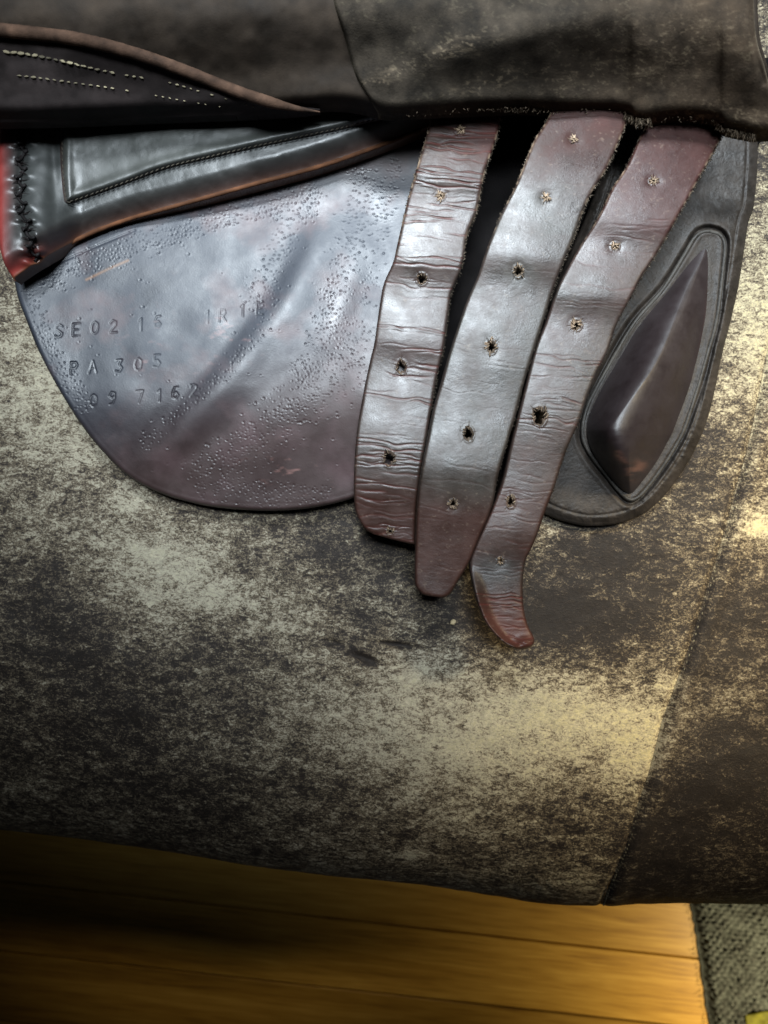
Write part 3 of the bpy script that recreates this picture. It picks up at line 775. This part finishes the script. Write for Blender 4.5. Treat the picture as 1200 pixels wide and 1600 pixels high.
# -- the three girth straps
S1L = [(676, 140), (671, 192), (662, 225), (650, 267), (635, 320), (620, 385), (614, 410), (600, 442), (594, 472), (585, 535), (579, 560), (567, 618), (557, 681), (553, 743), (554, 790), (561, 812), (571, 827), (584, 835)]
S1B = [(584, 835), (602, 840), (625, 846), (648, 851)]
S1R = [(648, 851), (651, 790), (659, 727), (667, 681), (675, 634), (683, 587), (693, 545), (701, 485), (706, 455), (719, 425), (725, 400), (730, 367), (745, 330), (752, 295), (760, 260), (774, 222), (784, 180), (792, 140)]
S2L = [(872, 140), (860, 175), (847, 200), (834, 220), (817, 262), (803, 295), (785, 330), (772, 360), (760, 390), (747, 430), (735, 457), (725, 482), (702, 552), (688, 602), (677, 640), (667, 690), (660, 727), (654, 765), (651, 806), (649, 852), (648, 899), (650, 917), (660, 929)]
S2B = [(660, 929), (675, 932), (690, 934), (699, 932)]
S2R = [(699, 932), (706, 925), (715, 909), (734, 877), (749, 840), (760, 815), (771, 784), (777, 749), (790, 702), (806, 649), (818, 602), (837, 540), (850, 500), (863, 457), (880, 410), (897, 370), (910, 333), (925, 300), (946, 267), (962, 233), (976, 200), (982, 177), (990, 140)]
S3L = [(1030, 140), (1014, 188), (1000, 213), (980, 258), (957, 293), (943, 323), (927, 353), (907, 383), (890, 413), (870, 453), (852, 505), (838, 540), (822, 600), (802, 680), (782, 760), (757, 820), (739, 862), (734, 884), (740, 915), (748, 946), (762, 977), (784, 1001), (799, 1010)]
S3B = [(799, 1010), (808, 1014), (820, 1015), (830, 1012)]
S3R = [(830, 1012), (835, 1003), (833, 993), (824, 975), (818, 946), (817, 909), (821, 877), (829, 860), (840, 834), (852, 799), (866, 762), (876, 730), (889, 694), (905, 658), (918, 619), (934, 580), (950, 548), (963, 509), (983, 470), (1002, 434), (1022, 403), (1032, 387), (1047, 360), (1060, 337), (1077, 307), (1093, 277), (1110, 247), (1123, 222), (1132, 197), (1140, 140)]
def base_strap(v): return .0135 + .0075 * smooth(820, 150, v)
STR = [
  dict(L=S1L, B=S1B, R=S1R, off=0., crest=[(272, 24, .9), (405, 30, 1.6), (528, 34, 1.3), (690, 60, 1.5)], wr=1.0, seed=200,
       holes=[(720, 203, 2.6, 1, 1.0, .3), (689, 306, 3.2, 1, .9, 1.1), (659, 436, 4.2, 1.1, .35, 2.2), (627, 574, 4.2, 1.35, .3, .7), (608, 716, 5.0, 1.4, .25, 1.9), (610, 830, 1.8, 1, .5, .4)],
       label='leftmost girth strap, deeply wrinkled, with a worn rounded end'),
  dict(L=S2L, B=S2B, R=S2R, off=.0085, crest=[(290, 40, .5), (396, 38, 1.8), (560, 60, .9), (720, 60, 1.7)], wr=.25, seed=300,
       holes=[(897, 218, .8, 1, 1.0, .1), (853, 309, 1.4, 1, .9, 1.5), (810, 424, 3.4, 1.3, .5, 1.0), (768, 542, 3.6, 1.4, .6, 2.0), (732, 678, 4.2, 1.4, .3, .6), (708, 787, 3.0, 1, .7, .3)],
       label='middle girth strap, smooth and shiny, lying over the others'),
  dict(L=S3L, B=S3B, R=S3R, off=.004, crest=[(343, 30, 1.2), (455, 34, 1.7), (640, 75, 1.5)], wr=.4, seed=400,
       holes=[(1021, 283, 2.6, .8, 1.0, .5), (961, 385, 3.0, .9, 1.0, 1.3), (900, 508, 5.0, 1, .8, 1.8), (843, 650, 6.6, 1.35, .45, 2.6), (798, 784, 3.2, 1.3, .5, .9), (782, 876, 1.4, 1, .4, .2)],
       label='rightmost girth strap with a curled shiny tip'),
]
def crease_list(i):
    r = random.Random(50 + i); out = []
    def add(n, lo, hi, a0, a1, full=.4):
        for _ in range(n):
            c = r.uniform(lo, hi); L_ = r.uniform(.25, .75) if r.random() > full else 1.3
            m = r.uniform(0, 1); out.append((c, m - L_ / 2, m + L_ / 2, r.uniform(a0, a1), r.uniform(-6, 6), r.uniform(-5, 5), r.uniform(0, 6), r.uniform(.9, 1.7)))
    if i == 0: add(46, 185, 720, .2, 1.3, .08); add(7, 200, 720, .8, 1.3, 1); add(26, 700, 850, .3, 1.3, .2); add(16, 200, 420, .5, 1.4, .6); add(60, 185, 850, .1, .45, .0)
    if i == 1: add(34, 180, 930, .06, .28, .1)
    if i == 2: add(20, 330, 480, .1, .4, .2); add(26, 545, 690, .2, .8, .2); add(40, 520, 900, .08, .3, 0); add(16, 700, 900, .2, .5, .2); add(22, 925, 1005, .5, 1.4, .5)
    return out
CR = [crease_list(k) for k in range(3)]
def creases(i, s, t, v):
    out = np.zeros(s.shape); wob = 2.2 * noise(s, t * 100, 22, 18, 700 + i)
    for c, t0, t1, a, sl, bow, ph, w in CR[i]:
        m = np.abs(s - c) < 26
        if not m.any(): continue
        tt = t[m]; x = s[m] + wob[m] - c - sl * (tt - .5) - bow * ((tt - .5) ** 2) * 4 - 1.2 * np.sin(tt * 9 + ph)
        win = smooth(t0 - .12, t0 + .12, tt) * smooth(t1 + .12, t1 - .12, tt)
        out[m] += a * win * (np.exp(-(x / w) ** 2) - .32 * np.exp(-((x - w * 2.6) / (w * 1.8)) ** 2) - .2 * np.exp(-((x + w * 2.6) / (w * 1.8)) ** 2))
    return out
def strap(i, cfg):
    cfg['holes'] = [(a_, b_, c_ * (1.3 if e_ < .7 else 1.15), d_, e_, f_) for a_, b_, c_, d_, e_, f_ in cfg['holes']]
    out = np.vstack([curve(cfg['L'], 3), curve(cfg['B'], 3)[1:], curve(cfg['R'], 3)[1:-1]])
    Lc = curve(cfg['L'], 3); Rc = curve(cfg['R'], 3)
    oL = np.argsort(Lc[:, 1]); oR = np.argsort(Rc[:, 1]); sd_ = cfg['seed']
    aux = {}
    def st(u, v):
        l = np.interp(v, Lc[oL, 1], Lc[oL, 0]); r = np.interp(v, Rc[oR, 1], Rc[oR, 0])
        t = (u - l) / np.maximum(r - l, 5); return l, r, t
    def zf(u, v, d, aux=aux):
        l, r, t = st(u, v); s = v - .10 * (u - (l + r) / 2)
        z = base_strap(v) + cfg['off']
        for c, w, a in cfg['crest']:
            x = s - c; z += .0014 * a * np.where(x < 0, np.exp(-(x / (w * 1.5)) ** 2), np.exp(-(x / w) ** 2))
        z += .0005 * (1 - (2 * t - 1) ** 2)
        z -= .00025 * np.exp(-(d / 3.0) ** 2)
        # creases across the strap
        c = creases(i, s, t, v)
        z -= .00014 * c; aux['c'] = np.clip(c, 0, 2)
        z += .00003 * fbm(u, v, 9, 5, oct=3, seed=sd_ + 12) + .00012 * fbm(u, v, 60, oct=2, seed=sd_ + 14)
        # rims of the holes: pushed in above, proud below; radial cracks
        cracks = np.zeros(u.shape)
        for hx, hy, hr, asp, fr, ph in cfg['holes']:
            m = (np.abs(u - hx) < 32) & (np.abs(v - hy) < 32)
            q = np.hypot(u[m] - hx, (v[m] - hy) / asp); a = np.arctan2(v[m] - hy, u[m] - hx)
            z[m] += -.0005 * np.exp(-(q / 11) ** 2) + .00025 * np.exp(-((q - hr - 3.0) / 2.0) ** 2)
            k = np.abs(np.sin(a * 2.5 + ph)) * q
            cc = np.exp(-(k / .9) ** 2) * np.exp(-(np.maximum(q - hr, 0) / 6) ** 2)
            z[m] -= .0005 * cc; cracks[m] = np.maximum(cracks[m], cc)
        aux['k'] = cracks
        if i == 2:
            z -= .002 * smooth(820, 900, v)
            lr = np.exp(-(np.maximum(u - l, 0) / 11) ** 2) * smooth(880, 930, v)
            z += .0045 * lr + .003 * blob(u, v, 822, 1006, 16, 9)
        if i == 0: z -= .0045 * smooth(735, 860, v)
        if i == 1: z -= .006 * smooth(725, 940, v)
        return z
    def cf(u, v, d):
        l, r, t = st(u, v)
        grey = np.array([.048, .039, .031]); maroon = np.array([.062, .026, .022]); brown = np.array([.050, .022, .016])
        if i == 0: k = smooth(330, 180, v) * .7 * smooth(0, 1, t) + .25 + .7 * smooth(700, 830, v)
        elif i == 1: k = smooth(330, 180, v) * .8 + .95 * smooth(730, 810, v - 20 * t)
        else: k = .25 + smooth(440, 260, v) * .95 + .5 * smooth(680, 800, v) + .5 * smooth(900, 950, v) * smooth(0, .5, t)
        k = np.clip(k + .12 + .35 * fbm(u, v, 40, oct=4, seed=sd_ + 20), 0, 1)[:, None]
        low = smooth(500, 800, v)[:, None]
        c = grey * (1 - k) + (maroon * (1 - low) + brown * low * 1.1) * k
        if i == 2:
            g = (blob(u, v, 775, 890, 50, 30) * .8)[:, None]; c = c * (1 - g) + np.array([.035, .036, .034]) * g
            rr = smooth(930, 990, v)[:, None] * .6; c = c * (1 - rr) + np.array([.13, .045, .032]) * rr
        w = np.clip(aux['c'], 0, 1.3)[:, None] * .55
        cc = np.array([.12, .034, .028]) if i != 1 else np.array([.10, .05, .045])
        c = c * (1 - np.clip(w, 0, 1)) + cc * np.clip(w, 0, 1)
        sp = np.clip(fbm(u, v, 6, 4, oct=3, seed=sd_ + 30) * 3 - 1.3, 0, 1)[:, None]
        c = c + sp * np.array([.10, .08, .06]) * .6
        e = np.exp(-(d / 2.2) ** 2)[:, None]
        pale = (smooth(450, 250, v) * np.clip(noise(u, v, 5, 5, sd_ + 40) + .3, 0, 1))[:, None]
        c = c * (1 - e * .6) + e * pale * np.array([.30, .22, .15])
        for hx, hy, hr, asp, fr, ph in cfg['holes']:
            q = np.hypot(u - hx, (v - hy) / asp) - hr
            g = np.exp(-(np.maximum(q, 0) / 2.6) ** 2) * fr * .7
            c = c * (1 - g[:, None]) + np.array([.36, .27, .19]) * g[:, None]
        c *= (1 - .55 * aux['k'])[:, None]
        gloss = .16 + .84 * smooth(210, 400 if i == 2 else 350, v + 12 * noise(u, v, 30, 30, sd_ + 60)) - .35 * smooth(700, 830, v)  # gloss cut at the strap tops, stands in for the raised flap's shade
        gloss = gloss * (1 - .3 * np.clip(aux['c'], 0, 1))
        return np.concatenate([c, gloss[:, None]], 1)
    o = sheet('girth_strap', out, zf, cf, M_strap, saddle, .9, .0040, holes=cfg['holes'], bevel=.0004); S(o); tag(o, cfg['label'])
    zq = {}
    def zat(u, v):
        return float(zf(np.array([float(u)]), np.array([float(v)]), np.array([20.]), {})[0])
    it = []
    for hx, hy, hr, asp, fr, ph in cfg['holes']:
        for k in range(int(5 + 34 * fr)):
            a = random.uniform(0, 2 * math.pi); r0 = hr * random.uniform(.1, 1.0); r1 = hr + random.uniform(2, 8) * (.5 + .6 * fr)
            if fr >= .8: r1, r0 = hr * .4 + random.uniform(0, 2.5), hr + random.uniform(4, 11)
            else: r0 = hr * random.uniform(.55, 1.15)
            if math.sin(a) > .3 and random.random() < .5: continue
            z0 = zat(hx + r1, hy) 
            b = to_world(np.array(hx + r1 * math.cos(a)), np.array(hy + r1 * asp * math.sin(a)), zat(hx + r1 * math.cos(a), hy + r1 * math.sin(a)) + .0002)
            t = to_world(np.array(hx + r0 * math.cos(a + .4)), np.array(hy + r0 * asp * math.sin(a + .4)), z0 + random.uniform(-.0005, .0012))
            c = random.uniform(.4, 1.0) * (.45 + .55 * fr)
            it.append((b, t, random.uniform(.00015, .00038), (.62 * c, .46 * c, .32 * c)))
    f = spikes('hole_fray', it, M_fray, o); tag(f, kind='stuff')
    it = []
    for E, sgn, lo, hi, n, amt in ((Rc, 1, 185, 640 if i == 0 else 470, 330, 1), (Lc, -1, 185, 350, 90, .6), (Rc, 1, 470, 800, 90, .5)):
        for _ in range(n):
            v = random.uniform(lo, hi); u = float(np.interp(v, E[np.argsort(E[:, 1]), 1], E[np.argsort(E[:, 1]), 0]))
            z = zat(u - sgn * 2, v) - random.uniform(.0005, .002)
            L_ = random.uniform(1.0, 4.2) * amt * (1.6 if random.random() < .08 else 1)
            b = to_world(np.array(u - sgn * .6), np.array(v), z); t = to_world(np.array(u + sgn * L_), np.array(v + random.uniform(-4, 4)), z + random.uniform(-.0006, .0012))
            c = random.uniform(.25, .9) * (.75 if v < 420 else .35); it.append((b, t, random.uniform(.0001, .00025), (.34 * c, .27 * c, .20 * c)))
    f = spikes('edge_fray', it, M_fray, o); tag(f, kind='stuff')
for i, c in enumerate(STR): strap(i, c)

# -- the raised outer flap across the top, seen from its underside
def raised_flap():
    bot = curve([(-180, 195), (-60, 192), (0, 190), (100, 188), (200, 184), (300, 180), (400, 176), (470, 172), (520, 168), (560, 172), (588, 179), (610, 183), (650, 181), (700, 178), (760, 175), (820, 174), (870, 176), (930, 177), (975, 180), (992, 190), (1010, 192), (1050, 189), (1090, 190), (1120, 196), (1134, 206), (1160, 212), (1184, 216), (1215, 214)])
    def fold(u, v, d):
        lo = np.interp(u, bot[:, 0], bot[:, 1]); q = lo - v      # px above the edge
        z = .0345 - .0035 * smooth(520, 150, u) + .020 * smooth(0, 190, q) + .0 * u - .006 * np.exp(-(np.maximum(q, 0) / 14) ** 2)
        z += .002 * fbm(u, v, 180, 110, oct=2, seed=500) + .00025 * fbm(u, v, 30, oct=2, seed=503) 
        z += .004 * blob(u, v, 800, 60, 160, 40, -15) * 1
        return z
    # smooth left half
    right_edge = curve([(1215, 214), (1213, 160), (1200, 105), (1191, 75), (1186, 45), (1184, 0), (1183, -90), (1180, -240)])
    out = np.vstack([bot, right_edge[1:], curve([(1180, -240), (-180, -240)])])
    def cf(u, v, d):
        c = np.tile([.030, .022, .016], (len(u), 1)) * (1 + .5 * fbm(u, v, 30, oct=4, seed=510))[:, None]
        k = smooth(150, 190, v)[:, None] * smooth(600, 560, u)[:, None]
        return c
    o = sheet('raised_flap', out, fold, cf, M_dark, saddle, 2.2, .003); S(o)
    # suede facing right of the diagonal seam
    seam = curve([(480, -240), (505, -90), (520, 0), (538, 60), (552, 110), (562, 132), (578, 158), (592, 181)])
    bb = bot[bot[:, 0] > 592]
    rr = right_edge[1:].copy(); rr[:, 0] -= 4
    bb2 = bb.copy(); bb2[:, 0] = np.minimum(bb2[:, 0], 1210)
    out = np.vstack([seam, bb2, rr, curve([(1176, -240), (480, -240)])])
    def z2(u, v, d): return fold(u, v, d) + .0016 - .0010 * np.exp(-(d / 4) ** 2) - .0008 * np.exp(-(seg_dist(u, v, curve([(1178, -90), (1176, 30), (1184, 90), (1195, 130)])) / 5) ** 2)
    def c2(u, v, d):
        c = np.tile([.034, .027, .020], (len(u), 1)) * (1 + .6 * fbm(u, v, 40, oct=4, seed=520))[:, None]
        br = smooth(780, 1150, u + .5 * (v - 60))[:, None]; c = c * (1 - br * .6) + np.array([.055, .036, .022]) * br * .6
        pale = np.clip(fbm(u * .6 + v * .5, v, 26, 10, oct=5, seed=525, rough=.7) * 3.2 - .25, 0, 1)
        sp = np.clip(fbm(u, v, 7, 5, oct=3, seed=527, rough=.7) * 3.0 - .6, 0, 1)
        w = blob(u, v, 712, 78, 60, 16, -18) * .9 + blob(u, v, 590, 125, 40, 12, -20) * .8 + blob(u, v, 760, 130, 55, 14, -15) * .9 + blob(u, v, 1060, 70, 110, 50, -10) * .6 + blob(u, v, 900, 120, 120, 25) * .35 + blob(u, v, 1120, 195, 70, 30) * 1.3 + blob(u, v, 1000, 195, 30, 16) * 1.2
        c += (w * (.35 * pale + .65 * sp))[:, None] * np.array([.17, .13, .085])
        c += (.25 * sp * smooth(-.1, .5, fbm(u, v, 60, oct=2, seed=529)))[:, None] * np.array([.10, .085, .055])
        e = np.exp(-(seg_dist(u, v, seam) / 2.4) ** 2)[:, None]; c = c * (1 - e) + np.array([.13, .11, .075]) * e
        e = np.exp(-(seg_dist(u, v, rr) / 2.2) ** 2)[:, None]; c = c * (1 - e) + np.array([.16, .13, .09]) * e
        return c
    f = sheet('suede_facing', out, z2, c2, M_suede, saddle, 1.4, .0025); S(f)
    # torn fibres on its lower edge
    it = []
    def zz(u, v): return float(z2(np.array([float(u)]), np.array([float(v)]), np.array([20.]))[0])
    for lo, hi, n, L0 in ((780, 850, 60, 5), (975, 1018, 160, 11), (1118, 1180, 220, 9), (620, 980, 90, 3), (1018, 1120, 40, 3)):
        for _ in range(n):
            u = random.uniform(lo, hi); v = float(np.interp(u, bot[:, 0], bot[:, 1])) - random.uniform(-1, 7)
            z = zz(u, v - 2); b = to_world(np.array(u), np.array(v), z - .0004)
            t = to_world(np.array(u + random.uniform(-5, 5)), np.array(v + random.uniform(.3, 1.3) * L0), z + random.uniform(-.003, .001))
            c = random.uniform(.2, .8); it.append((b, t, random.uniform(.0001, .0003), (.34 * c, .26 * c, .18 * c)))
    s = spikes('torn_fibres', it, M_fray, f); tag(s, kind='stuff')
    # stitched edge binding at the upper left
    pip = curve([(-180, 30), (-60, 36), (0, 42), (60, 48), (120, 56), (180, 70), (240, 88), (300, 110), (350, 130), (400, 148), (450, 162), (500, 170)])
    lower = curve([(500, 172), (470, 176), (400, 181), (300, 185), (200, 189), (100, 193), (0, 195), (-60, 197), (-180, 199)])
    out = np.vstack([pip, lower])
    def z3(u, v, d): return fold(u, np.minimum(v, 186), d) + .0030 - .002 * np.exp(-(d / 6) ** 2)
    def c3(u, v, d):
        c = np.tile([.026, .020, .019], (len(u), 1)) * (1 + .4 * fbm(u, v, 26, oct=4, seed=540))[:, None]
        return c
    e = sheet('stitched_binding', out, z3, c3, M_dark, saddle, 1.6, .003); S(e)
    pz = z3(pip[:, 0], pip[:, 1] + 3, np.full(len(pip), 12.))
    w = np.interp(pip[:, 0], [-60, 420, 500], [.0021, .0019, .0002])
    tube('piping', to_world(pip[:, 0], pip[:, 1] + 5, pz + .0002), w, M_suede, e, 10, (.062, .036, .024), .03)
    me = None
    for row, st, n0, n1 in (([(0, 80), (50, 86), (100, 96), (150, 108), (200, 118), (260, 128), (330, 148), (400, 168)], 11.0, .0023, .0013),
                    ([(20, 117), (70, 123), (120, 130), (170, 137), (230, 147), (290, 158), (350, 168)], 11.0, .0017, .0010)):
        c = curve(row, 1.0); acc = 0
        for i in range(len(c) - 1):
            acc += np.linalg.norm(c[i + 1] - c[i])
            if acc >= st:
                acc = 0; d = c[i + 1] - c[i]; fr = i / len(c)
                if fr > .45 and random.random() < .35: continue
                z = float(z3(c[i:i + 1, 0], c[i:i + 1, 1], np.array([20.]))[0]); W = to_world(c[i, 0], c[i, 1], z + .0003)
                if me is None or random.random() < .25:
                    V, q = pellet('', (0, 0, 0), 0, 1, .42, .35, None)
                    V = V + .05 * rng.uniform(-1, 1, V.shape)
                    so = mesh_np('stitch', V, q, M_thread, e, np.tile(np.array([.40, .34, .22]) * random.choice((1, .75, .4, .2)), (len(V), 1))); me = so.data
                else:
                    so = bpy.data.objects.new('stitch', me); COL.objects.link(so); so.parent = e
                L_ = (n0 * (1 - fr) + n1 * fr) * random.uniform(.8, 1.15); so.location = W
                so.scale = (L_ * (1 - .35 * fr), L_ * random.uniform(.8, 1.2) * (1 - .3 * fr), L_ * .8); so.rotation_euler = (0, 0, math.atan2(-d[1], d[0]) + random.uniform(-.25, .25))
raised_flap()
tag(saddle, 'old brown leather riding saddle with its flap raised to show three girth straps', 'saddle')
print('verts', sum(len(o.data.vertices) for o in bpy.data.objects if o.type == 'MESH'))
